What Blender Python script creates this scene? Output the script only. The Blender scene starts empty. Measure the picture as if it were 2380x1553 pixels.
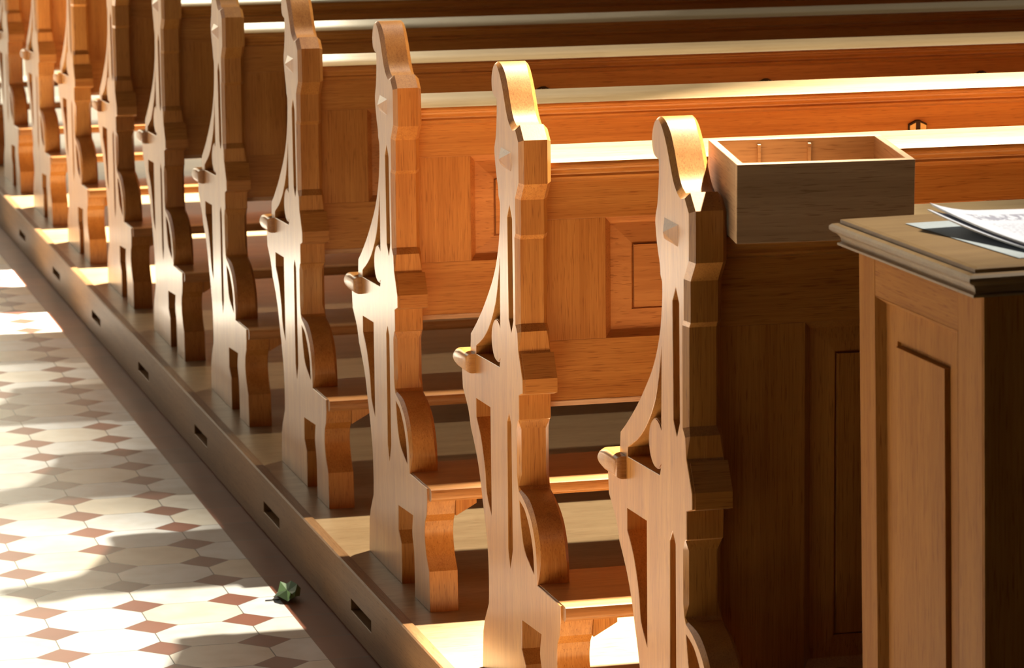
import bpy, bmesh, math, random
from mathutils import Vector, Matrix
from mathutils.geometry import tessellate_polygon

random.seed(7)
scene = bpy.context.scene
C = scene.collection

# ------------------------------------------------------------------ camera
cam_data = bpy.data.cameras.new('camera')
cam = bpy.data.objects.new('camera', cam_data)
C.objects.link(cam)
cam_data.sensor_fit = 'HORIZONTAL'
cam_data.sensor_width = 36.0
cam_data.lens = 8061.74 / 2380 * 36.0
cam_data.clip_start = 0.05
cam_data.clip_end = 200
R_ = Vector((0.96769138, -0.25191557, -0.01057986))
U_ = Vector((0.05203624, 0.15847921, 0.98599015))
F_ = Vector((0.24670958, 0.9546847, -0.1664677))
M = Matrix((R_, U_, -F_)).transposed().to_4x4()
M.translation = Vector((-1.29408, -4.43461, 1.44562))
cam.matrix_world = M
cam_data.dof.use_dof = True
cam_data.dof.focus_distance = 5.15
cam_data.dof.aperture_fstop = 16
scene.camera = cam

scene.view_settings.view_transform = 'Standard'
scene.view_settings.look = 'None'
scene.view_settings.exposure = 0.28
scene.view_settings.gamma = 1.0
scene.view_settings.use_curve_mapping = False

# ------------------------------------------------------------------ light
w = bpy.data.worlds.new('world'); scene.world = w
w.use_nodes = True
bg = w.node_tree.nodes['Background']
bg.inputs[0].default_value = (0.62, 0.72, 1.0, 1)
bg.inputs[1].default_value = 0.008

SUN = Vector((-0.60, -0.35, -1.0)).normalized()
sd = bpy.data.lights.new('sun', 'SUN'); sd.energy = 42.0; sd.angle = math.radians(1.8)
sd.color = (1.0, 0.93, 0.80)
so = bpy.data.objects.new('sun', sd); C.objects.link(so)
so.rotation_euler = SUN.to_track_quat('-Z', 'Y').to_euler()
so.location = (6, 6, 14)

def area(name, loc, target, sx, sy, power, col):
    d = bpy.data.lights.new(name, 'AREA'); d.shape = 'RECTANGLE'
    d.size = sx; d.size_y = sy; d.energy = power; d.color = col
    o = bpy.data.objects.new(name, d); C.objects.link(o)
    o.location = loc
    o.rotation_euler = (Vector(target) - Vector(loc)).to_track_quat('-Z', 'Y').to_euler()
    return o
area('daylight_left_windows', (-6.0, 7.0, 4.6), (0, 4.0, 0.0), 12, 4.0, 120, (1.0, 0.91, 0.80))
area('daylight_chancel_windows', (6.0, 22.0, 4.2), (5.0, 0.0, 1.6), 20, 7.5, 1900, (1.0, 0.87, 0.62))

# ------------------------------------------------------------------ materials
def nodes(name):
    m = bpy.data.materials.new(name); m.use_nodes = True
    nt = m.node_tree
    b = nt.nodes['Principled BSDF']
    return m, nt, b

def wood(name, axis, light, dark, rough=0.34, coat=0.25, bump=0.12, fine=1.0, figure=0.5, spec=0.5):
    m, nt, b = nodes(name)
    N = nt.nodes.new; L = nt.links.new
    tc = N('ShaderNodeTexCoord'); oi = N('ShaderNodeObjectInfo')
    mul = N('ShaderNodeVectorMath'); mul.operation = 'SCALE'
    comb = N('ShaderNodeCombineXYZ')
    for i in range(3): L(oi.outputs['Random'], comb.inputs[i])
    L(comb.outputs[0], mul.inputs[0]); mul.inputs['Scale'].default_value = 7.3
    add = N('ShaderNodeVectorMath'); add.operation = 'ADD'
    L(tc.outputs['Object'], add.inputs[0]); L(mul.outputs[0], add.inputs[1])
    def noise(scl, along, detail, dist=0.0, rgh=0.55):
        mp = N('ShaderNodeMapping')
        s = [scl, scl, scl]; s['XYZ'.index(axis)] = along
        mp.inputs['Scale'].default_value = s
        n = N('ShaderNodeTexNoise'); n.inputs['Scale'].default_value = 1.0
        n.inputs['Detail'].default_value = detail; n.inputs['Roughness'].default_value = rgh
        n.inputs['Distortion'].default_value = dist
        L(add.outputs[0], mp.inputs[0]); L(mp.outputs[0], n.inputs['Vector'])
        return n
    fib = noise(420 * fine, 9, 3)            # fine fibres
    pores = noise(700 * fine, 28, 1)         # short dark oak pores
    bands = noise(34 * fine, 1.6, 3, 0.6)    # growth bands
    blot = noise(5, 2.5, 2)                  # blotches of stain
    ramp = N('ShaderNodeValToRGB')
    ramp.color_ramp.elements[0].position = 0.30; ramp.color_ramp.elements[0].color = (*dark, 1)
    ramp.color_ramp.elements[1].position = 0.66; ramp.color_ramp.elements[1].color = (*light, 1)
    mx = N('ShaderNodeMath'); mx.operation = 'MULTIPLY_ADD'; mx.inputs[1].default_value = figure
    L(bands.outputs[0], mx.inputs[0])
    m2 = N('ShaderNodeMath'); m2.operation = 'MULTIPLY'; m2.inputs[1].default_value = 1.0 - figure
    L(fib.outputs[0], m2.inputs[0]); L(m2.outputs[0], mx.inputs[2])
    m3 = N('ShaderNodeMath'); m3.operation = 'MULTIPLY_ADD'; m3.inputs[1].default_value = 0.35; m3.inputs[2].default_value = -0.175
    L(blot.outputs[0], m3.inputs[0])
    m4 = N('ShaderNodeMath'); m4.operation = 'ADD'
    L(mx.outputs[0], m4.inputs[0]); L(m3.outputs[0], m4.inputs[1])
    L(m4.outputs[0], ramp.inputs[0])
    pr = N('ShaderNodeValToRGB')
    pr.color_ramp.elements[0].position = 0.30; pr.color_ramp.elements[0].color = (0.55, 0.42, 0.32, 1)
    pr.color_ramp.elements[1].position = 0.40; pr.color_ramp.elements[1].color = (1, 1, 1, 1)
    L(pores.outputs[0], pr.inputs[0])
    mix = N('ShaderNodeMix'); mix.data_type = 'RGBA'; mix.blend_type = 'MULTIPLY'; mix.inputs[0].default_value = 0.75
    L(ramp.outputs[0], mix.inputs[6]); L(pr.outputs[0], mix.inputs[7])
    L(mix.outputs[2], b.inputs['Base Color'])
    b.inputs['Roughness'].default_value = rough
    b.inputs['Coat Weight'].default_value = coat; b.inputs['Specular IOR Level'].default_value = spec
    b.inputs['Coat Roughness'].default_value = 0.16
    bp = N('ShaderNodeBump'); bp.inputs['Strength'].default_value = bump; bp.inputs['Distance'].default_value = 0.0008
    L(m4.outputs[0], bp.inputs['Height']); L(bp.outputs[0], b.inputs['Normal'])
    return m

OL, OD = (0.53, 0.232, 0.052), (0.34, 0.115, 0.018)
W_V = wood('oak_upright', 'Z', OL, OD)
W_H = wood('oak_lengthwise', 'X', OL, OD)
W_P = wood('oak_panel_figured', 'X', (0.60, 0.26, 0.075), (0.34, 0.11, 0.022), fine=0.6, figure=0.75)
W_K = wood('oak_worn_kneeler', 'X', (0.50, 0.24, 0.085), (0.30, 0.12, 0.035), rough=0.30, coat=0.3)
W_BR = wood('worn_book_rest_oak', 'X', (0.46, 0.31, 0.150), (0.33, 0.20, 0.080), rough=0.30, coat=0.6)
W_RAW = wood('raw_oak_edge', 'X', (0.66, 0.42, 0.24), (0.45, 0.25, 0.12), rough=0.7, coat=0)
W_BOX = wood('pale_matt_oak', 'X', (0.55, 0.34, 0.170), (0.36, 0.20, 0.090), rough=0.55, coat=0.0, fine=0.8, figure=0.65)
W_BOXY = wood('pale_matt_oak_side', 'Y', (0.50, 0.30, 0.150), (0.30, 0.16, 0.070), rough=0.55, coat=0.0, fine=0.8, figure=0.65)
W_D = wood('brown_oak_desk', 'Z', (0.40, 0.160, 0.028), (0.27, 0.092, 0.012), rough=0.6, coat=0.0, spec=0.1)
W_DT = wood('brown_oak_desk_top', 'X', (0.28, 0.165, 0.062), (0.18, 0.095, 0.030), rough=0.42, coat=0.05)
W_FL = wood('platform_boards', 'X', (0.40, 0.26, 0.125), (0.27, 0.165, 0.070), rough=0.42, coat=0.05, fine=0.7)
W_KB = wood('kerb_board', 'Y', (0.30, 0.150, 0.055), (0.19, 0.088, 0.028), rough=0.5, coat=0.0, spec=0.2)

def plain(name, col, rough=0.5, metal=0.0):
    m, nt, b = nodes(name)
    b.inputs['Roughness'].default_value = rough; b.inputs['Metallic'].default_value = metal
    N = nt.nodes.new
    n = N('ShaderNodeTexNoise'); n.inputs['Scale'].default_value = 60
    r = N('ShaderNodeValToRGB')
    r.color_ramp.elements[0].color = (*[c * 0.86 for c in col], 1); r.color_ramp.elements[1].color = (*[min(1, c * 1.1) for c in col], 1)
    nt.links.new(n.outputs[0], r.inputs[0]); nt.links.new(r.outputs[0], b.inputs['Base Color'])
    return m
BRASS = plain('worn_brass', (0.90, 0.74, 0.34), 0.4, 0.2)
DARKM = plain('dark_bronze', (0.035, 0.018, 0.008), 0.5, 0.3)
DARK = plain('painted_slot_shade', (0.012, 0.010, 0.008), 0.9)
LEAF = plain('crumpled_leaf_green', (0.115, 0.20, 0.075), 0.5)
PLASTER = plain('plaster', (0.30, 0.28, 0.24), 0.9)

TX0, TPX, TY0, TPY = -0.2267, 0.1785, 1.4796, 0.1595
def tile_mat():
    m, nt, b = nodes('octagon_tiles')
    N = nt.nodes.new; L = nt.links.new
    tc = N('ShaderNodeTexCoord'); sep = N('ShaderNodeSeparateXYZ'); L(tc.outputs['Object'], sep.inputs[0])
    def M_(op, a, b_=None, c=None):
        n = N('ShaderNodeMath'); n.operation = op
        for i, x in enumerate((a, b_, c)):
            if x is None: continue
            if isinstance(x, (int, float)): n.inputs[i].default_value = x
            else: L(x, n.inputs[i])
        return n.outputs[0]
    def mixc(f, a, c):
        n = N('ShaderNodeMix'); n.data_type = 'RGBA'
        L(f, n.inputs[0])
        for i, x in ((6, a), (7, c)):
            if isinstance(x, tuple): n.inputs[i].default_value = (*x, 1)
            else: L(x, n.inputs[i])
        return n.outputs[2]
    def dist(o, x0, p):
        q = M_('DIVIDE', M_('SUBTRACT', o, x0), p)
        f = M_('ABSOLUTE', M_('SUBTRACT', M_('FRACT', M_('ADD', q, 0.5)), 0.5))
        return M_('MULTIPLY', f, p), M_('FLOOR', q), M_('FLOOR', M_('ADD', q, 0.5))
    dx, ix, rx = dist(sep.outputs[0], TX0, TPX)
    dy, iy, ry = dist(sep.outputs[1], TY0, TPY)
    s = M_('ADD', dx, dy)
    dia = M_('LESS_THAN', s, 0.0490)
    edge_d = M_('LESS_THAN', M_('ABSOLUTE', M_('SUBTRACT', s, 0.0495)), 0.0009)
    grid = M_('LESS_THAN', M_('MINIMUM', dx, dy), 0.0011)
    grid = M_('MULTIPLY', grid, M_('SUBTRACT', 1.0, dia))
    grout = M_('MAXIMUM', grid, edge_d)
    def rnd(a, c, k):
        cb = N('ShaderNodeCombineXYZ'); L(a, cb.inputs[0]); L(c, cb.inputs[1]); cb.inputs[2].default_value = k
        wn = N('ShaderNodeTexWhiteNoise'); wn.noise_dimensions = '3D'; L(cb.outputs[0], wn.inputs['Vector'])
        return wn.outputs['Value']
    cr = N('ShaderNodeValToRGB'); e = cr.color_ramp.elements
    e[0].position = 0.0; e[0].color = (0.80, 0.83, 0.86, 1)
    e[1].position = 1.0; e[1].color = (0.84, 0.75, 0.58, 1)
    x = cr.color_ramp.elements.new(0.45); x.color = (0.84, 0.82, 0.76, 1)
    L(rnd(ix, iy, 1.0), cr.inputs[0])
    dr = N('ShaderNodeValToRGB'); e = dr.color_ramp.elements
    e[0].color = (0.20, 0.062, 0.038, 1); e[1].color = (0.28, 0.100, 0.062, 1)
    L(rnd(rx, ry, 2.0), dr.inputs[0])
    n1 = N('ShaderNodeTexNoise'); n1.inputs['Scale'].default_value = 14; n1.inputs['Detail'].default_value = 6
    L(tc.outputs['Object'], n1.inputs['Vector'])
    nr = N('ShaderNodeValToRGB'); nr.color_ramp.elements[0].position = 0.3; nr.color_ramp.elements[1].position = 0.6
    nr.color_ramp.elements[0].color = (0.86, 0.83, 0.78, 1); nr.color_ramp.elements[1].color = (1, 1, 1, 1)
    L(n1.outputs[0], nr.inputs[0])
    col = mixc(dia, cr.outputs[0], dr.outputs[0])
    # terracotta border strip beside the platform
    bord = M_('GREATER_THAN', sep.outputs[0], -0.143)
    jx = M_('LESS_THAN', dy, 0.0012)
    tr = N('ShaderNodeValToRGB'); e = tr.color_ramp.elements
    e[0].color = (0.20, 0.062, 0.032, 1); e[1].color = (0.27, 0.092, 0.050, 1)
    zero = M_('MULTIPLY', ix, 0.0)
    L(rnd(zero, iy, 3.0), tr.inputs[0])
    col = mixc(bord, col, tr.outputs[0])
    jl = M_('ADD', M_('MULTIPLY', bord, jx), M_('MULTIPLY', M_('SUBTRACT', 1.0, bord), grout))
    mu = N('ShaderNodeMix'); mu.data_type = 'RGBA'; mu.blend_type = 'MULTIPLY'; mu.inputs[0].default_value = 1.0
    L(col, mu.inputs[6]); L(nr.outputs[0], mu.inputs[7])
    col = mixc(jl, mu.outputs[2], (0.13, 0.12, 0.10))
    L(col, b.inputs['Base Color'])
    b.inputs['Roughness'].default_value = 0.36
    bp = N('ShaderNodeBump'); bp.inputs['Strength'].default_value = 0.25; bp.inputs['Distance'].default_value = 0.001
    L(M_('SUBTRACT', n1.outputs[0], jl), bp.inputs['Height']); L(bp.outputs[0], b.inputs['Normal'])
    return m
TILE = tile_mat()

def print_mat():
    m, nt, b = nodes('printed_newsprint')
    N = nt.nodes.new; L = nt.links.new
    tc = N('ShaderNodeTexCoord')
    def rows(sx, sy, th, y0, y1):
        mp = N('ShaderNodeMapping'); mp.inputs['Scale'].default_value = (sx, sy, 1)
        L(tc.outputs['UV'], mp.inputs[0])
        n = N('ShaderNodeTexNoise'); n.inputs['Scale'].default_value = 1; n.inputs['Detail'].default_value = 3
        L(mp.outputs[0], n.inputs['Vector'])
        g = N('ShaderNodeMath'); g.operation = 'GREATER_THAN'; g.inputs[1].default_value = th
        L(n.outputs[0], g.inputs[0])
        sp = N('ShaderNodeSeparateXYZ'); L(tc.outputs['UV'], sp.inputs[0])
        a = N('ShaderNodeMath'); a.operation = 'GREATER_THAN'; L(sp.outputs[1], a.inputs[0]); a.inputs[1].default_value = y0
        c = N('ShaderNodeMath'); c.operation = 'LESS_THAN'; L(sp.outputs[1], c.inputs[0]); c.inputs[1].default_value = y1
        xx = N('ShaderNodeMath'); xx.operation = 'GREATER_THAN'; L(sp.outputs[0], xx.inputs[0]); xx.inputs[1].default_value = 0.07
        o = g.outputs[0]
        for q in (a, c, xx):
            k = N('ShaderNodeMath'); k.operation = 'MULTIPLY'; L(o, k.inputs[0]); L(q.outputs[0], k.inputs[1]); o = k.outputs[0]
        return o
    h1 = rows(46, 12, 0.50, 0.74, 0.88)
    h2 = rows(90, 60, 0.52, 0.20, 0.66)
    ad = N('ShaderNodeMath'); ad.operation = 'MULTIPLY_ADD'; L(h2, ad.inputs[0]); ad.inputs[1].default_value = 0.35; L(h1, ad.inputs[2])
    cl = N('ShaderNodeMath'); cl.operation = 'MINIMUM'; L(ad.outputs[0], cl.inputs[0]); cl.inputs[1].default_value = 0.75
    mx = N('ShaderNodeMix'); mx.data_type = 'RGBA'; L(cl.outputs[0], mx.inputs[0])
    mx.inputs[6].default_value = (0.54, 0.56, 0.66, 1); mx.inputs[7].default_value = (0.16, 0.15, 0.22, 1)
    L(mx.outputs[2], b.inputs['Base Color']); b.inputs['Roughness'].default_value = 0.75
    return m
PRINT = print_mat()
PAPER = plain('paper_edges', (0.70, 0.69, 0.66), 0.8)
SHEET = plain('pale_blue_sheet', (0.34, 0.38, 0.41), 0.7)

# ------------------------------------------------------------------ helpers
def finish(name, bm, mat, parent=None, loc=(0, 0, 0), sharp=28, smooth=True):
    bmesh.ops.remove_doubles(bm, verts=bm.verts, dist=1e-6)
    bmesh.ops.recalc_face_normals(bm, faces=bm.faces)
    me = bpy.data.meshes.new(name); bm.to_mesh(me); bm.free()
    me.materials.append(mat)
    if smooth:
        me.polygons.foreach_set('use_smooth', [True] * len(me.polygons))
        me.set_sharp_from_angle(angle=math.radians(sharp))
    o = bpy.data.objects.new(name, me); C.objects.link(o)
    o.location = loc
    if parent: o.parent = parent
    return o

def box(bm, x0, x1, y0, y1, z0, z1, bev=0.0):
    r = bmesh.ops.create_cube(bm, size=1)
    vs = r['verts']
    for v in vs:
        v.co = Vector((x0 if v.co.x < 0 else x1, y0 if v.co.y < 0 else y1, z0 if v.co.z < 0 else z1))
    if bev:
        es = list({e for v in vs for e in v.link_edges})
        bmesh.ops.bevel(bm, geom=es, offset=bev, segments=2, affect='EDGES', profile=0.5)

def extrude_x(bm, prof, x0, x1):
    """closed (y,z) profile swept along X"""
    a = [bm.verts.new((x0, y, z)) for y, z in prof]
    b = [bm.verts.new((x1, y, z)) for y, z in prof]
    n = len(prof)
    for i in range(n): bm.faces.new((a[i], a[(i + 1) % n], b[(i + 1) % n], b[i]))
    bm.faces.new(a); bm.faces.new(b[::-1])

def catmull(pts, steps=4):
    """pts: (y,z,c,flag) -> list (y,z,c); 's' points are smoothed, 'c' points break the curve"""
    n = len(pts); out = []
    for i in range(n):
        p1, p2 = pts[i], pts[(i + 1) % n]
        out.append(p1[:3])
        if p1[3] == 'c' and p2[3] == 'c': continue
        p0 = pts[i - 1] if p1[3] == 's' else p1
        p3 = pts[(i + 2) % n] if p2[3] == 's' else p2
        for k in range(1, steps):
            t = k / steps
            q = []
            for d in range(3):
                a, b, c, e = p0[d], p1[d], p2[d], p3[d]
                q.append(0.5 * (2 * b + (c - a) * t + (2 * a - 5 * b + 4 * c - e) * t * t + (3 * b - a - 3 * c + e) * t ** 3))
            out.append(tuple(q))
    return out

def inset(loop, sign):
    n = len(loop); res = []
    for i in range(n):
        p0, p1, p2 = loop[i - 1], loop[i], loop[(i + 1) % n]
        d1 = Vector((p1[0] - p0[0], p1[1] - p0[1])); d2 = Vector((p2[0] - p1[0], p2[1] - p1[1]))
        n1 = Vector((-d1.y, d1.x)).normalized(); n2 = Vector((-d2.y, d2.x)).normalized()
        m = n1 + n2
        if m.length < 1e-4: m = n1.copy()
        m.normalize()
        k = 1 / max(0.55, m.dot(n1))
        res.append((p1[0] + m.x * p1[2] * k * sign, p1[1] + m.y * p1[2] * k * sign))
    return res

def area2(l): return sum(l[i - 1][0] * l[i][1] - l[i][0] * l[i - 1][1] for i in range(len(l)))

def plate(bm, outline, holes, x0, x1):
    loops = [outline] + holes
    capv = {x0: [], x1: []}; flat = []
    for li, lp in enumerate(loops):
        ccw = area2(lp) > 0
        sgn = 1 if ccw else -1
        if li > 0: sgn = -sgn
        ins = inset(lp, sgn)
        flat.append([Vector((p[0], p[1], 0)) for p in ins])
        n = len(lp)
        A = [bm.verts.new((x0, p[0], p[1])) for p in ins]
        B = [bm.verts.new((x0 + lp[i][2], lp[i][0], lp[i][1])) for i in range(n)]
        D = [bm.verts.new((x1 - lp[i][2], lp[i][0], lp[i][1])) for i in range(n)]
        E_ = [bm.verts.new((x1, p[0], p[1])) for p in ins]
        for P_, Q_ in ((A, B), (B, D), (D, E_)):
            for i in range(n):
                j = (i + 1) % n
                bm.faces.new((P_[i], P_[j], Q_[j], Q_[i]))
        capv[x0] += A; capv[x1] += E_
    for tri in tessellate_polygon(flat):
        for x in (x0, x1):
            try: bm.faces.new([capv[x][k] for k in tri])
            except ValueError: pass

def thing(name, label, cat, loc=(0, 0, 0), rot=(0, 0, 0), group=None):
    o = bpy.data.objects.new(name, None); C.objects.link(o)
    o.location = loc; o.rotation_euler = rot; o.empty_display_size = 0.1
    o['label'] = label; o['category'] = cat
    if group: o['group'] = group
    return o
def tag(o, label, cat, group=None):
    o['label'] = label; o['category'] = cat
    if group: o['group'] = group
    return o
def struct(name, bm, mat, **k):
    o = finish(name, bm, mat, **k); o['kind'] = 'structure'; return o

# ------------------------------------------------------------------ setting
FZ = -0.115
bm = bmesh.new(); box(bm, -7, -0.048, -7, 20, FZ - 0.1, FZ)
struct('floor', bm, TILE, smooth=False)
bm = bmesh.new(); box(bm, -0.066, 4.2, -7, 20, -0.02, 0.0, 0.0)
struct('wooden_platform', bm, W_FL, smooth=False)

# kerb board on the edge of the platform, with long slots cut through it
bm = bmesh.new()
y0, y1 = -7.0, 20.0
out = [(y0, FZ + 0.001, 0.0015), (y1, FZ + 0.001, 0.0015), (y1, 0.004, 0.0025), (y0, 0.004, 0.0025)]
holes = []
for i in range(-3, 21):
    c = i * 0.85 - 0.300 + (-0.003)
    a, b = c - 0.085, c + 0.085
    holes.append([(a, -0.071, 0.001), (b, -0.071, 0.001), (b, -0.050, 0.001), (a, -0.050, 0.001)])
plate(bm, out, holes, -0.068, -0.046)
struct('trim_1', bm, W_KB, smooth=False)
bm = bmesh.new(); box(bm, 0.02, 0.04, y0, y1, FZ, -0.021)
struct('slot_shade_board', bm, DARK, smooth=False)  # black board put in behind the slots to stand for their shade

# unseen wall added to mask the sun; its glass dims it, gaps shape the patches
WX = 4.25
def towall(x, y, z=0.84):
    t = (WX - x) / 0.60
    return (y + 0.35 * t, z + t)
sun_gap1 = [(-0.12, -0.42), (0.07, -0.42), (0.30, 0.0), (0.55, 0.16), (1.7, 0.40), (2.3, 0.9), (1.6, 1.75), (0.9, 1.62), (0.40, 1.25), (0.08, 0.95), (-0.12, 0.84)]  # gap outlines traced back from the wanted sun patches
sun_gap2 = [(-1.5, 5.22), (0.27, 5.22), (0.27, 6.5), (-1.5, 6.5)]
sun_gap2b = [(0.37, 5.22), (1.9, 5.22), (2.6, 7.7), (0.37, 7.7)]
sun_gap3 = [(-0.66, 0.10), (-0.22, 0.10), (-0.22, 0.98), (-0.66, 0.98)]
def pl(l): return [(p[0], p[1], 0.0) for p in l]
WO1 = [towall(x, y) for x, y in ((3.9, -0.02), (3.9, 2.45), (0.33, 2.45), (0.33, 2.90), (-0.85, 2.90), (-0.85, 0.06), (-0.14, 0.06), (-0.14, -1.1), (0.46, -1.1), (0.52, -0.02))]
WO2 = [towall(x, y) for x, y in ((3.9, 2.51), (3.9, 13.0), (0.36, 13.0), (0.36, 2.51))]
WO3 = [towall(x, y) for x, y in ((0.30, 2.96), (0.30, 13.0), (-1.7, 13.0), (-1.7, 4.8), (-0.85, 4.8), (-0.85, 2.96))]
bm = bmesh.new()
plate(bm, pl([(-8.0, FZ), (24.0, FZ), (24.0, 14.5), (-8.0, 14.5)]), [pl(WO1), pl(WO2), pl(WO3)], WX, WX + 0.05)
struct('sun_mask_wall', bm, PLASTER, smooth=False)
def sun_filter(name, v):
    g = bpy.data.materials.new(name); g.use_nodes = True
    n = g.node_tree.nodes; n.remove(n['Principled BSDF'])
    t = n.new('ShaderNodeBsdfTransparent'); t.inputs[0].default_value = (v, v, v * 0.98, 1)
    g.node_tree.links.new(t.outputs[0], n['Material Output'].inputs[0])
    return g
for nm, w_, cs, v in (('sun_filter_1', WO1, (sun_gap1, sun_gap3), 0.135), ('sun_filter_2', WO2, (sun_gap2b,), 0.02), ('sun_filter_3', WO3, (sun_gap2,), 0.07)):  # unseen panes, tint set per region to weaken the sun
    bm = bmesh.new()
    plate(bm, pl(w_), [pl([towall(x, y) for x, y in c]) for c in cs], WX + 0.02, WX + 0.026)
    struct(nm, bm, sun_filter('sun_filter_tint', math.sqrt(v)), smooth=False)

# ------------------------------------------------------------------ the pew
T = 0.050
c1 = 0.0008
OUT = [
 (-0.545, 0.000, c1, 'c'), (-0.541, 0.070, c1, 'c'), (-0.521, 0.098, c1, 's'), (-0.512, 0.128, c1, 's'), (-0.517, 0.152, c1, 'c'),
 (-0.529, 0.166, c1, 'c'), (-0.534, 0.190, c1, 'c'), (-0.534, 0.2130, c1, 'c'), (-0.404, 0.2130, c1, 'c'),
 (-0.407, 0.245, 0.005, 's'), (-0.399, 0.278, 0.006, 's'), (-0.376, 0.309, 0.006, 's'), (-0.340, 0.330, 0.006, 's'), (-0.303, 0.338, 0.003, 'c'),
 (-0.297, 0.343, c1, 'c'), (-0.297, 0.360, 0.006, 'c'), (-0.297, 0.430, 0.006, 'c'), (-0.300, 0.444, c1, 'c'), (-0.306, 0.447, c1, 'c'),
 (-0.306, 0.484, c1, 'c'), (-0.329, 0.491, c1, 'c'), (-0.329, 0.512, c1, 'c'), (-0.306, 0.552, c1, 'c'), (-0.306, 0.581, 0.005, 'c'),
 (-0.297, 0.592, 0.007, 'c'), (-0.297, 0.720, 0.007, 'c'), (-0.303, 0.727, 0.007, 'c'), (-0.303, 0.780, 0.007, 'c'),
 (-0.325, 0.806, 0.007, 'c'), (-0.325, 0.872, 0.007, 'c'), (-0.303, 0.893, 0.007, 'c'), (-0.285, 0.890, 0.007, 'c'),
 (-0.270, 0.8965, 0.007, 's'), (-0.257, 0.908, 0.007, 's'), (-0.2455, 0.925, 0.007, 's'), (-0.2345, 0.9425, 0.007, 's'), (-0.2215, 0.959, 0.007, 's'),
 (-0.206, 0.972, 0.006, 's'), (-0.188, 0.978, 0.004, 's'), (-0.172, 0.971, 0.002, 's'), (-0.162, 0.957, 0.0015, 's'), (-0.160, 0.943, c1, 's'),
 (-0.165, 0.930, c1, 's'), (-0.176, 0.924, c1, 'c'), (-0.190, 0.922, c1, 'c'), (-0.190, 0.900, c1, 's'), (-0.184, 0.867, c1, 's'),
 (-0.174, 0.846, c1, 's'), (-0.176, 0.828, c1, 's'), (-0.184, 0.805, c1, 's'), (-0.193, 0.787, c1, 's'), (-0.195, 0.774, c1, 'c'),
 (-0.203, 0.765, c1, 'c'), (-0.203, 0.745, c1, 's'), (-0.196, 0.708, c1, 's'), (-0.181, 0.675, c1, 's'), (-0.157, 0.643, c1, 's'),
 (-0.122, 0.611, c1, 's'), (-0.083, 0.580, c1, 's'), (-0.040, 0.551, c1, 's'), (-0.008, 0.532, c1, 'c'), (-0.004, 0.500, c1, 'c'),
 (-0.004, 0.485, c1, 'c'), (0.040, 0.475, c1, 'c'), (0.055, 0.466, c1, 'c'), (0.050, 0.434, c1, 'c'), (0.034, 0.421, c1, 's'),
 (0.014, 0.403, c1, 's'), (-0.001, 0.377, c1, 'c'), (-0.030, 0.348, c1, 's'), (-0.052, 0.318, c1, 's'), (-0.070, 0.280, c1, 's'),
 (-0.088, 0.240, c1, 's'), (-0.103, 0.195, c1, 's'), (-0.107, 0.150, c1, 's'), (-0.105, 0.115, c1, 'c'), (-0.078, 0.083, c1, 'c'),
 (-0.066, 0.060, c1, 'c'), (-0.060, 0.000, c1, 'c'), (-0.330, 0.000, c1, 'c'), (-0.330, 0.072, c1, 'c'), (-0.308, 0.092, c1, 'c'),
 (-0.310, 0.137, c1, 'c'), (-0.425, 0.143, c1, 'c'), (-0.416, 0.112, c1, 's'), (-0.428, 0.080, c1, 's'), (-0.431, 0.030, c1, 's'), (-0.430, 0.000, c1, 'c')]
h = 0.0006
HOLES = [
 [(-0.262, 0.768, h, 'c'), (-0.2475, 0.748, h, 'c'), (-0.2505, 0.593, h, 'c'), (-0.266, 0.574, h, 'c'), (-0.2785, 0.594, h, 'c'), (-0.2765, 0.748, h, 'c')],
 [(-0.200, 0.680, h, 'c'), (-0.189, 0.645, h, 's'), (-0.172, 0.608, h, 's'), (-0.150, 0.581, h, 's'), (-0.124, 0.558, h, 's'), (-0.090, 0.537, h, 's'), (-0.043, 0.517, h, 'c'), (-0.042, 0.504, h, 'c'), (-0.190, 0.508, h, 'c'), (-0.196, 0.522, h, 'c')],
 [(-0.038, 0.432, h, 'c'), (-0.130, 0.434, h, 'c'), (-0.130, 0.262, h, 'c'), (-0.101, 0.291, h, 's'), (-0.091, 0.330, h, 's'), (-0.068, 0.373, h, 's'), (-0.038, 0.402, h, 'c')],
 [(-0.246, 0.446, h, 'c'), (-0.234, 0.431, h, 'c'), (-0.232, 0.232, h, 'c'), (-0.2445, 0.203, h, 'c'), (-0.260, 0.235, h, 'c'), (-0.2585, 0.431, h, 'c')],
 [(-0.303, 0.322, h, 'c'), (-0.336, 0.312, h, 's'), (-0.362, 0.290, h, 's'), (-0.380, 0.262, h, 's'), (-0.387, 0.226, h, 'c'), (-0.363, 0.235, h, 's'), (-0.331, 0.251, h, 's'), (-0.316, 0.276, h, 's'), (-0.308, 0.300, h, 'c')]]
LEN = 3.55
NOSE = [(-0.036, 0.472), (-0.036, 0.503), (0.020, 0.5035), (0.040, 0.5015), (0.053, 0.496), (0.061, 0.488), (0.060, 0.480), (0.050, 0.475), (0.030, 0.472)]

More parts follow.
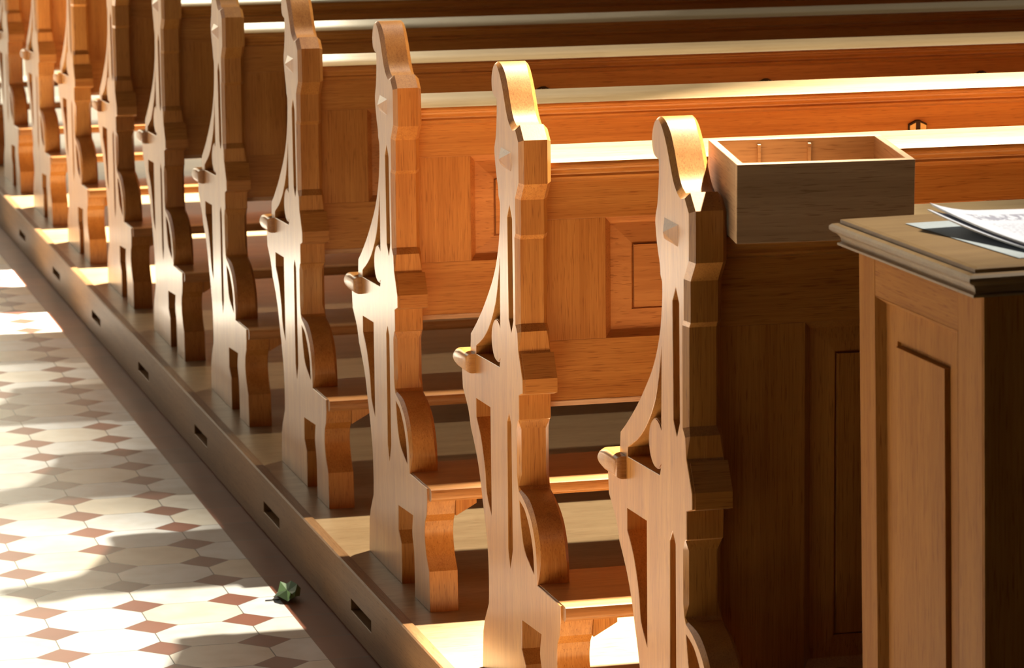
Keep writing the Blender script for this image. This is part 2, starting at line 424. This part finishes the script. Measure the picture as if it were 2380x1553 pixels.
def make_pew(label, solid=False):
    t = thing('church_pew', label, 'pew', group='oak pews along the aisle')
    # end panel
    bm = bmesh.new()
    plate(bm, catmull(OUT), [catmull(hh) for hh in HOLES], 0.0, T)
    end = finish('end_panel', bm, W_V, t, sharp=24)
    bm = bmesh.new()                                   # round disc set in the openwork
    r = bmesh.ops.create_cone(bm, cap_ends=True, segments=48, radius1=0.0335, radius2=0.0335, depth=0.040)
    bmesh.ops.bevel(bm, geom=[e for e in bm.edges if len(e.link_faces) == 2 and abs(e.calc_face_angle()) > 1], offset=0.0015, segments=2, affect='EDGES')
    bmesh.ops.rotate(bm, verts=bm.verts, cent=(0, 0, 0), matrix=Matrix.Rotation(math.pi / 2, 3, 'Y'))
    bmesh.ops.translate(bm, verts=bm.verts, vec=(0.0225, -0.1655, 0.5455))
    finish('roundel', bm, W_V, end)
    bm = bmesh.new()                                   # thin board closing the openwork from behind
    extrude_x(bm, [(-0.203, 0.700), (-0.030, 0.530), (-0.030, 0.495), (-0.203, 0.495)], 0.046, 0.0515)
    finish('openwork_backing', bm, W_V, end, smooth=False)
    bm = bmesh.new()                                   # raised pyramid stud
    b4 = [bm.verts.new((0.0002, y, z)) for y, z in ((-0.214, 0.851), (-0.274, 0.849), (-0.272, 0.820), (-0.212, 0.823))]
    ap = bm.verts.new((-0.0110, -0.243, 0.836))
    for i in range(4): bm.faces.new((b4[i], b4[(i + 1) % 4], ap))
    bm.faces.new(b4)
    finish('pyramid_stud', bm, W_V, end, smooth=False)
    bm = bmesh.new()                                   # ledge moulding round the post
    extrude_x(bm, [(-0.310, 0.485), (-0.3305, 0.4905), (-0.3305, 0.5125), (-0.310, 0.549)], 0.004, T + 0.004)
    finish('post_ledge', bm, W_H, end, smooth=False)
    # seat with rounded nosing that shows past the end panel
    bm = bmesh.new()
    rings = []
    for xx, ins_ in ((-0.0150, 0.0075), (-0.0142, 0.0045), (-0.0120, 0.0020), (-0.0085, 0.0005), (-0.0060, 0.0), (T, 0.0)):
        lp = inset([(y, z, ins_) for y, z in NOSE], 1 if area2(NOSE) > 0 else -1)
        rings.append([bm.verts.new((xx, y, z)) for y, z in lp])
    for A_, B_ in zip(rings, rings[1:]):
        for i in range(len(NOSE)): bm.faces.new((A_[i], A_[(i + 1) % len(NOSE)], B_[(i + 1) % len(NOSE)], B_[i]))
    bm.faces.new(rings[0]); bm.faces.new(rings[-1][::-1])
    finish('seat_nosing', bm, W_H, t, sharp=35)
    bm = bmesh.new(); extrude_x(bm, [(-0.244, 0.458), (-0.244, 0.488)] + [(y, z) for y, z in NOSE[2:]], T, LEN)
    finish('seat', bm, W_H, t, sharp=35)
    # kneeling board
    bm = bmesh.new()
    kp = [(-0.322, 0.1915), (-0.543, 0.1915), (-0.547, 0.1925), (-0.5485, 0.195), (-0.5515, 0.1965), (-0.552, 0.199), (-0.552, 0.2085), (-0.5505, 0.2125), (-0.547, 0.2142), (-0.540, 0.2147), (-0.325, 0.2145), (-0.322, 0.212)]
    extrude_x(bm, kp, 0.0035, LEN)
    finish('kneeling_board', bm, W_K, t, sharp=35)
    for x in (T, LEN - 0.036):
        bm = bmesh.new()
        a = [bm.verts.new((x0, yy, zz)) for yy in (-0.535, -0.505) for x0, zz in ((x, 0.1915), (x + 0.036, 0.1915), (x + 0.036, 0.183), (x, 0.163))]
        for q in ((0, 1, 2, 3), (4, 5, 6, 7), (0, 1, 5, 4), (1, 2, 6, 5), (2, 3, 7, 6), (3, 0, 4, 7)): bm.faces.new([a[k] for k in q])
        finish('kneeler_bracket', bm, W_V, t, smooth=False)
    # back: frame with raised and fielded panels
    YF = -0.275
    zlo, za, zb, x1 = (0.466, 0.5595, 0.7445, 0.1465) if not solid else (0.0, 0.255, 0.715, 0.170)
    for a, b in ((zb, 0.826), (zlo, za)):
        bm = bmesh.new(); box(bm, T, LEN, YF, YF + 0.030, a, b, 0.0006)
        finish('back_rail', bm, W_H, t, smooth=False)
    stiles = [(T, x1)]; n = 5; wdt = (LEN - 0.0965 - x1) / n
    for k in range(1, n): stiles.append((x1 + k * wdt - 0.045, x1 + k * wdt + 0.045))
    stiles.append((LEN - 0.0965, LEN))
    for a, b in stiles:
        bm = bmesh.new(); box(bm, a, b, YF + 0.0002, YF + 0.030, za, zb, 0.0005)
        finish('back_stile', bm, W_V, t, smooth=False)
    for k in range(n):
        a, b = stiles[k][1], stiles[k + 1][0]
        bm = bmesh.new()
        z0, z1 = za, zb
        # nested rings: frame arris, sloping reveal, flat, bevelled margin, sunk line, raised field
        rings = [(0.0, 0.0005), (0.011, 0.013), (0.012, 0.013), (0.0435, 0.009), (0.0438, 0.0135), (0.0465, 0.0135), (0.0468, 0.006)]
        prev = None
        for ins_, dep in rings:
            vs = [bm.verts.new((x, YF + dep, z)) for x, z in ((a + ins_, z0 + ins_ * 0.95), (b - ins_, z0 + ins_ * 0.95), (b - ins_, z1 - ins_ * 0.95), (a + ins_, z1 - ins_ * 0.95))]
            if prev:
                for i in range(4): bm.faces.new((prev[i], prev[(i + 1) % 4], vs[(i + 1) % 4], vs[i]))
            prev = vs
        bm.faces.new(prev)
        bk = [bm.verts.new((x, YF + 0.028, z)) for x, z in ((a, z0), (b, z0), (b, z1), (a, z1))]
        bm.faces.new(bk[::-1])
        finish('back_panel', bm, W_P if not solid else W_V, t, smooth=False)
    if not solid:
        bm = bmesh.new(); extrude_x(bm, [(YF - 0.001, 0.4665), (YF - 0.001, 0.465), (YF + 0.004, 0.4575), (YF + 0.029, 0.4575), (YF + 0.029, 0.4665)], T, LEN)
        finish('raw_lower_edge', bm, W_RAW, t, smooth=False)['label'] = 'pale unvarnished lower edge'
    # book rest with moulded front edge
    bm = bmesh.new()
    br = [(-0.154, 0.8290), (-0.154, 0.8440), (-0.157, 0.8450), (-0.300, 0.8365), (-0.3045, 0.8345), (-0.3060, 0.831), (-0.3050, 0.8275), (-0.3010, 0.8255),
          (-0.3000, 0.8225), (-0.2965, 0.8195), (-0.2935, 0.8175), (-0.2920, 0.8145), (-0.2935, 0.8110), (-0.2900, 0.8075), (-0.2850, 0.8065), (YF, 0.8020), (YF + 0.012, 0.8020), (YF + 0.012, 0.826)]
    extrude_x(bm, br, T, LEN)
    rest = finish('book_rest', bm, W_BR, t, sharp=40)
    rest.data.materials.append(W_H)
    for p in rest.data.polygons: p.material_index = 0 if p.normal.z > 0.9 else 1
    # hat hooks
    for hx in (0.508, 0.978, 1.448, 1.918, 2.388):
        bm = bmesh.new()
        hexa = [(-0.018, 0.0), (-0.018, 0.014), (-0.004, 0.021), (0.004, 0.021), (0.018, 0.014), (0.018, 0.0), (0.0, -0.012)]
        A = [bm.verts.new((hx + x, YF - 0.0005, 0.756 + z)) for x, z in hexa]; B = [bm.verts.new((hx + x * 0.95, YF - 0.004, 0.756 + z * 0.95)) for x, z in hexa]
        for i in range(7): bm.faces.new((A[i], A[(i + 1) % 7], B[(i + 1) % 7], B[i]))
        bm.faces.new(B); bm.faces.new(A[::-1])
        hk = finish('coat_hook', bm, DARKM, t, smooth=False)
        bm = bmesh.new()
        for s in (-1, 1):
            vs = [(s * 0.0045, 0.0165), (s * 0.0155, 0.0115), (s * 0.0155, 0.001), (s * 0.0045, -0.006)]
            q = [bm.verts.new((hx + x, YF - 0.0055, 0.756 + z)) for x, z in vs]; p = [bm.verts.new((hx + x, YF - 0.0035, 0.756 + z)) for x, z in vs]
            bm.faces.new(q); bm.faces.new(p[::-1])
            for i in range(4): bm.faces.new((q[i], q[(i + 1) % 4], p[(i + 1) % 4], p[i]))
        finish('brass_face', bm, BRASS, hk, smooth=False)['label'] = 'bright brass cheeks of the hook'
        bm = bmesh.new(); box(bm, hx - 0.0035, hx + 0.0035, YF - 0.018, YF - 0.005, 0.742, 0.750, 0.001)
        box(bm, hx - 0.0035, hx + 0.0035, YF - 0.020, YF - 0.016, 0.742, 0.757, 0.001)
        finish('hook_prong', bm, DARKM, hk, smooth=False)
    # far end panel, same shape
    e2 = bpy.data.objects.new('end_panel', end.data); C.objects.link(e2); e2.parent = t; e2.location = (LEN, 0, 0)
    return t

def copy_tree(o, parent=None):
    c = o.copy(); C.objects.link(c); c.parent = parent
    for ch in list(o.children): copy_tree(ch, c)
    return c

ORD = ['nearest carved oak pew, open box on its book rest, back in deep shade',
       'second carved oak pew from the camera, scroll top and book rest in bright sun',
       'third carved oak pew from the camera, brown scroll top with bluish edge',
       'fourth carved oak pew from the camera, scroll cut by the photo top, rusty back',
       'fifth carved oak pew from the camera, very dark back between lighter ends',
       'sixth carved oak pew from the camera, nearly black back, dull mauve end',
       'seventh carved oak pew from the camera, honey gold end catching warm light',
       'eighth carved oak pew from the camera, bright orange post behind the honey gold end',
       'ninth carved oak pew from the camera, narrow blurred end, orange post',
       'tenth carved oak pew from the camera, blurred brown end near left edge',
       'eleventh carved oak pew from the camera, blurred sliver at the left edge',
       'twelfth carved oak pew from the camera, farthest and most blurred of the row']
DY = [0.0, -0.0088, -0.0078, -0.0078, 0.004, 0.0155, -0.007, -0.0046, 0, 0, 0, 0]
make_pew(ORD[0], solid=True)
pew = make_pew(ORD[1])
for i in range(1, 12):
    c = pew if i == 1 else copy_tree(pew)
    c.location = (0, (i + DY[i]) * 0.85, 0)
    c['label'] = ORD[i]

# ------------------------------------------------------------------ oak box on the nearest book rest
bx = thing('wooden_box', 'open pale oak box without lid standing on the nearest book rest', 'box', (0.0455, -0.371, 0.8350), (math.radians(3.4), math.radians(-0.3), math.radians(-6.8)))
BW, BD, BH, BT = 0.226, 0.187, 0.100, 0.0095
def part(name, mat, parent, *b, bev=0.0007):
    bm = bmesh.new(); box(bm, *b, bev); return finish(name, bm, mat, parent, smooth=False)
part('front_board', W_BOX, bx, 0, BW, 0, 0.012, 0, BH)
part('back_board', W_BOX, bx, 0, BW, BD - BT, BD, 0, BH)
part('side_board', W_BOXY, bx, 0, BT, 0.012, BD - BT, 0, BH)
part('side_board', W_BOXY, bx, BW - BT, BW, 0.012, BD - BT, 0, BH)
part('bottom_board', W_BOX, bx, BT, BW - BT, 0.012, BD - BT, 0.001, 0.010)
part('divider_rib', W_BOX, bx, 0.062, 0.066, BD - BT - 0.007, BD - BT, 0.01, BH - 0.006, bev=0.0004)
part('divider_rib', W_BOX, bx, 0.128, 0.132, BD - BT - 0.007, BD - BT, 0.01, BH - 0.006, bev=0.0004)

# ------------------------------------------------------------------ side cabinet in the right foreground
DT = math.radians(-0.9)
H = 0.900
dk = thing('book_cabinet', 'tall brown oak cabinet with moulded top and panelled side, in the right foreground', 'cabinet', (0.088 + 0.012, -1.056, 0.0), (0, DT, 0))
dx0, dx1, dy0, dy1 = -0.002, 0.56, 0.0, 0.415
bm = bmesh.new()
# moulded top: inner slab, quirk groove, rounded lip, cove below
def ringprof(prof):
    prev = None
    for o_, z in prof:
        vs = [bm.verts.new(p) for p in ((dx0 - o_, dy0 - o_, z), (dx1 + o_, dy0 - o_, z), (dx1 + o_, dy1 + o_, z), (dx0 - o_, dy1 + o_, z))]
        if prev:
            for i in range(4): bm.faces.new((prev[i], prev[(i + 1) % 4], vs[(i + 1) % 4], vs[i]))
        else: bm.faces.new(vs)
        prev = vs
    bm.faces.new(prev[::-1])
ringprof([(-0.006, H), (0.0, H - 0.001), (0.0, H - 0.005), (0.004, H - 0.0055), (0.008, H - 0.0065), (0.0105, H - 0.009), (0.0105, H - 0.013), (0.007, H - 0.016),
          (0.003, H - 0.018), (0.0, H - 0.022), (-0.001, H - 0.027), (0.003, H - 0.0285), (0.003, H - 0.031), (-0.014, H - 0.031)])
finish('moulded_top', bm, W_DT, dk, smooth=False)
sx = 0.014     # outer face of the side
yb, yf = dy1 - 0.018, dy0 + 0.020
zt = H - 0.030
st = 0.052
part('stile', W_D, dk, sx, sx + 0.028, yb - st, yb, 0, zt)
part('stile', W_D, dk, sx, sx + 0.028, yf, yf + 0.070, 0, zt)
def wood_rail(z0, z1): part('rail', wood_r, dk, sx + 0.0003, sx + 0.028, yf + 0.070, yb - st, z0, z1)
wood_r = wood('brown_oak_cross_rail', 'Y', (0.40, 0.160, 0.028), (0.27, 0.092, 0.012), rough=0.6, coat=0.0, spec=0.1)
wood_rail(zt - 0.052, zt); wood_rail(0.0, 0.09)
bm = bmesh.new()
ya, yb2, za, zb = yf + 0.070, yb - st, 0.09, zt - 0.052
prev = None
for ins_, dep in [(0.0, 0.0), (0.008, 0.011), (0.0095, 0.011), (0.046, 0.010), (0.0462, 0.014), (0.051, 0.014), (0.0515, 0.005)]:
    vs = [bm.verts.new((sx + dep, y, z)) for y, z in ((ya + ins_, za + ins_), (yb2 - ins_, za + ins_), (yb2 - ins_, zb - ins_), (ya + ins_, zb - ins_))]
    if prev:
        for i in range(4): bm.faces.new((prev[i], prev[(i + 1) % 4], vs[(i + 1) % 4], vs[i]))
    prev = vs
bm.faces.new(prev)
vs = [bm.verts.new((sx + 0.024, y, z)) for y, z in ((ya, za), (yb2, za), (yb2, zb), (ya, zb))]
bm.faces.new(vs)
finish('side_panel', bm, W_D, dk, smooth=False)
part('front_board', W_D, dk, sx + 0.0005, dx1 - 0.012, yf - 0.004, yf + 0.016, 0.002, zt)
part('shelf', W_D, dk, sx + 0.028, dx1 - 0.030, yf + 0.016, yb - 0.01, 0.45, 0.468)
part('shelf', W_D, dk, sx + 0.028, dx1 - 0.030, yf + 0.016, yb - 0.01, 0.02, 0.038)
part('far_side', W_D, dk, dx1 - 0.030, dx1 - 0.012, yf + 0.016, yb - 0.016, 0.002, zt)

# papers on the cabinet
import math as _m
def ontop(x, y, z):
    """cabinet-top coordinates (world x,y; z above the top) -> world, following the cabinet's lean"""
    lx = x - 0.100
    return (x + 0.900 * math.sin(DT) * 1.0, y, 0.900 * math.cos(DT) - lx * math.sin(DT) + z)
def paper(name, mat, fn, thick, nu=24, nv=24):
    bm = bmesh.new(); uv = bm.loops.layers.uv.new('UVMap')
    g = {}; low = {}
    for i in range(nu + 1):
        for j in range(nv + 1):
            x, y, z = fn(i / nu, j / nv)
            g[i, j] = bm.verts.new(ontop(x, y, z + thick)); low[i, j] = bm.verts.new(ontop(x + 0.0015, y, z))
    def f(vs, uvs):
        fc = bm.faces.new(vs)
        for l, q in zip(fc.loops, uvs): l[uv].uv = q
    for i in range(nu):
        for j in range(nv):
            uu = [(i / nu, 1 - j / nv), ((i + 1) / nu, 1 - j / nv), ((i + 1) / nu, 1 - (j + 1) / nv), (i / nu, 1 - (j + 1) / nv)]
            f([g[i, j], g[i + 1, j], g[i + 1, j + 1], g[i, j + 1]], uu)
            f([low[i, j], low[i, j + 1], low[i + 1, j + 1], low[i + 1, j]], [uu[0], uu[3], uu[2], uu[1]])
    ns = nf0 = len(bm.faces)
    edge = [((i, 0), (i + 1, 0)) for i in range(nu)] + [((i + 1, nv), (i, nv)) for i in range(nu)] + [((0, j + 1), (0, j)) for j in range(nv)] + [((nu, j), (nu, j + 1)) for j in range(nv)]
    for a, b in edge: f([g[a], low[a], low[b], g[b]], [(0, 0)] * 4)
    bm.faces.ensure_lookup_table()
    o = finish(name, bm, mat, sharp=40)
    o.data.materials.append(PAPER)
    for p in o.data.polygons[nf0:]: p.material_index = 1
    return o
def curl(x0, y0, w_, d_, lift, slant, base):
    def fn(u, v):
        x = x0 + u * w_ + slant * v * (1 - u); y = y0 - v * d_ - 0.012 * u
        z = base + lift * ((1 - v) ** 2.0 * 0.75 + (1 - v) * 0.25) * (0.45 + 0.55 * (1 - min(1, u * w_ / 0.06)) ** 2) * math.exp(-max(0, u * w_ - 0.06) * 3) + lift * 0.05 * (1 - u) ** 4
        return x, y, z
    return fn
tag(paper('newspaper', PRINT, curl(0.164, -0.757, 0.33, 0.26, 0.0200, 0.032, 0.0050), 0.003), 'printed white newspaper with its corner curling up, uppermost on the brown cabinet', 'newspaper')
tag(paper('newspaper', PRINT, curl(0.156, -0.768, 0.33, 0.25, 0.0190, 0.038, 0.0015), 0.0025), 'second newspaper peeping out under the curled printed one on the cabinet', 'newspaper')
def sheetfn(u, v): return 0.150 + u * 0.21 + 0.016 * v, -0.716 - v * 0.297, 0.0004
tag(paper('paper_sheet', SHEET, sheetfn, 0.0006, 4, 4), 'flat pale blue sheet lying under the newspapers on the cabinet', 'paper')

# ------------------------------------------------------------------ dry leaf on the terracotta border
bm = bmesh.new()
rnd = random.Random(5)
cen = Vector((0, 0, 0.014)); ring = []; ring2 = []
for k in range(9):
    a = k / 9 * 2 * math.pi
    ring.append(bm.verts.new((0.019 * math.cos(a) * rnd.uniform(0.7, 1.1), 0.034 * math.sin(a) * rnd.uniform(0.7, 1.15), rnd.uniform(0.012, 0.030))))
    ring2.append(bm.verts.new((0.024 * math.cos(a + 0.2) * rnd.uniform(0.75, 1.15), 0.042 * math.sin(a + 0.2) * rnd.uniform(0.75, 1.15), rnd.uniform(0.001, 0.017))))
cv = bm.verts.new(cen)
for k in range(9):
    j = (k + 1) % 9
    bm.faces.new((cv, ring[k], ring[j]))
    bm.faces.new((ring[k], ring2[k], ring[j])); bm.faces.new((ring[j], ring2[k], ring2[j]))
bmesh.ops.solidify(bm, geom=bm.faces[:], thickness=0.0008)
lf = thing('dry_leaf', 'crumpled green leaf lying on the terracotta border tiles', 'leaf', (-0.127, 1.775, FZ))
finish('leaf_blade', bm, LEAF, lf, smooth=False)
bm = bmesh.new(); box(bm, -0.045, -0.018, -0.012, -0.010, 0.001, 0.003)
finish('leaf_stalk', bm, DARKM, lf, smooth=False)
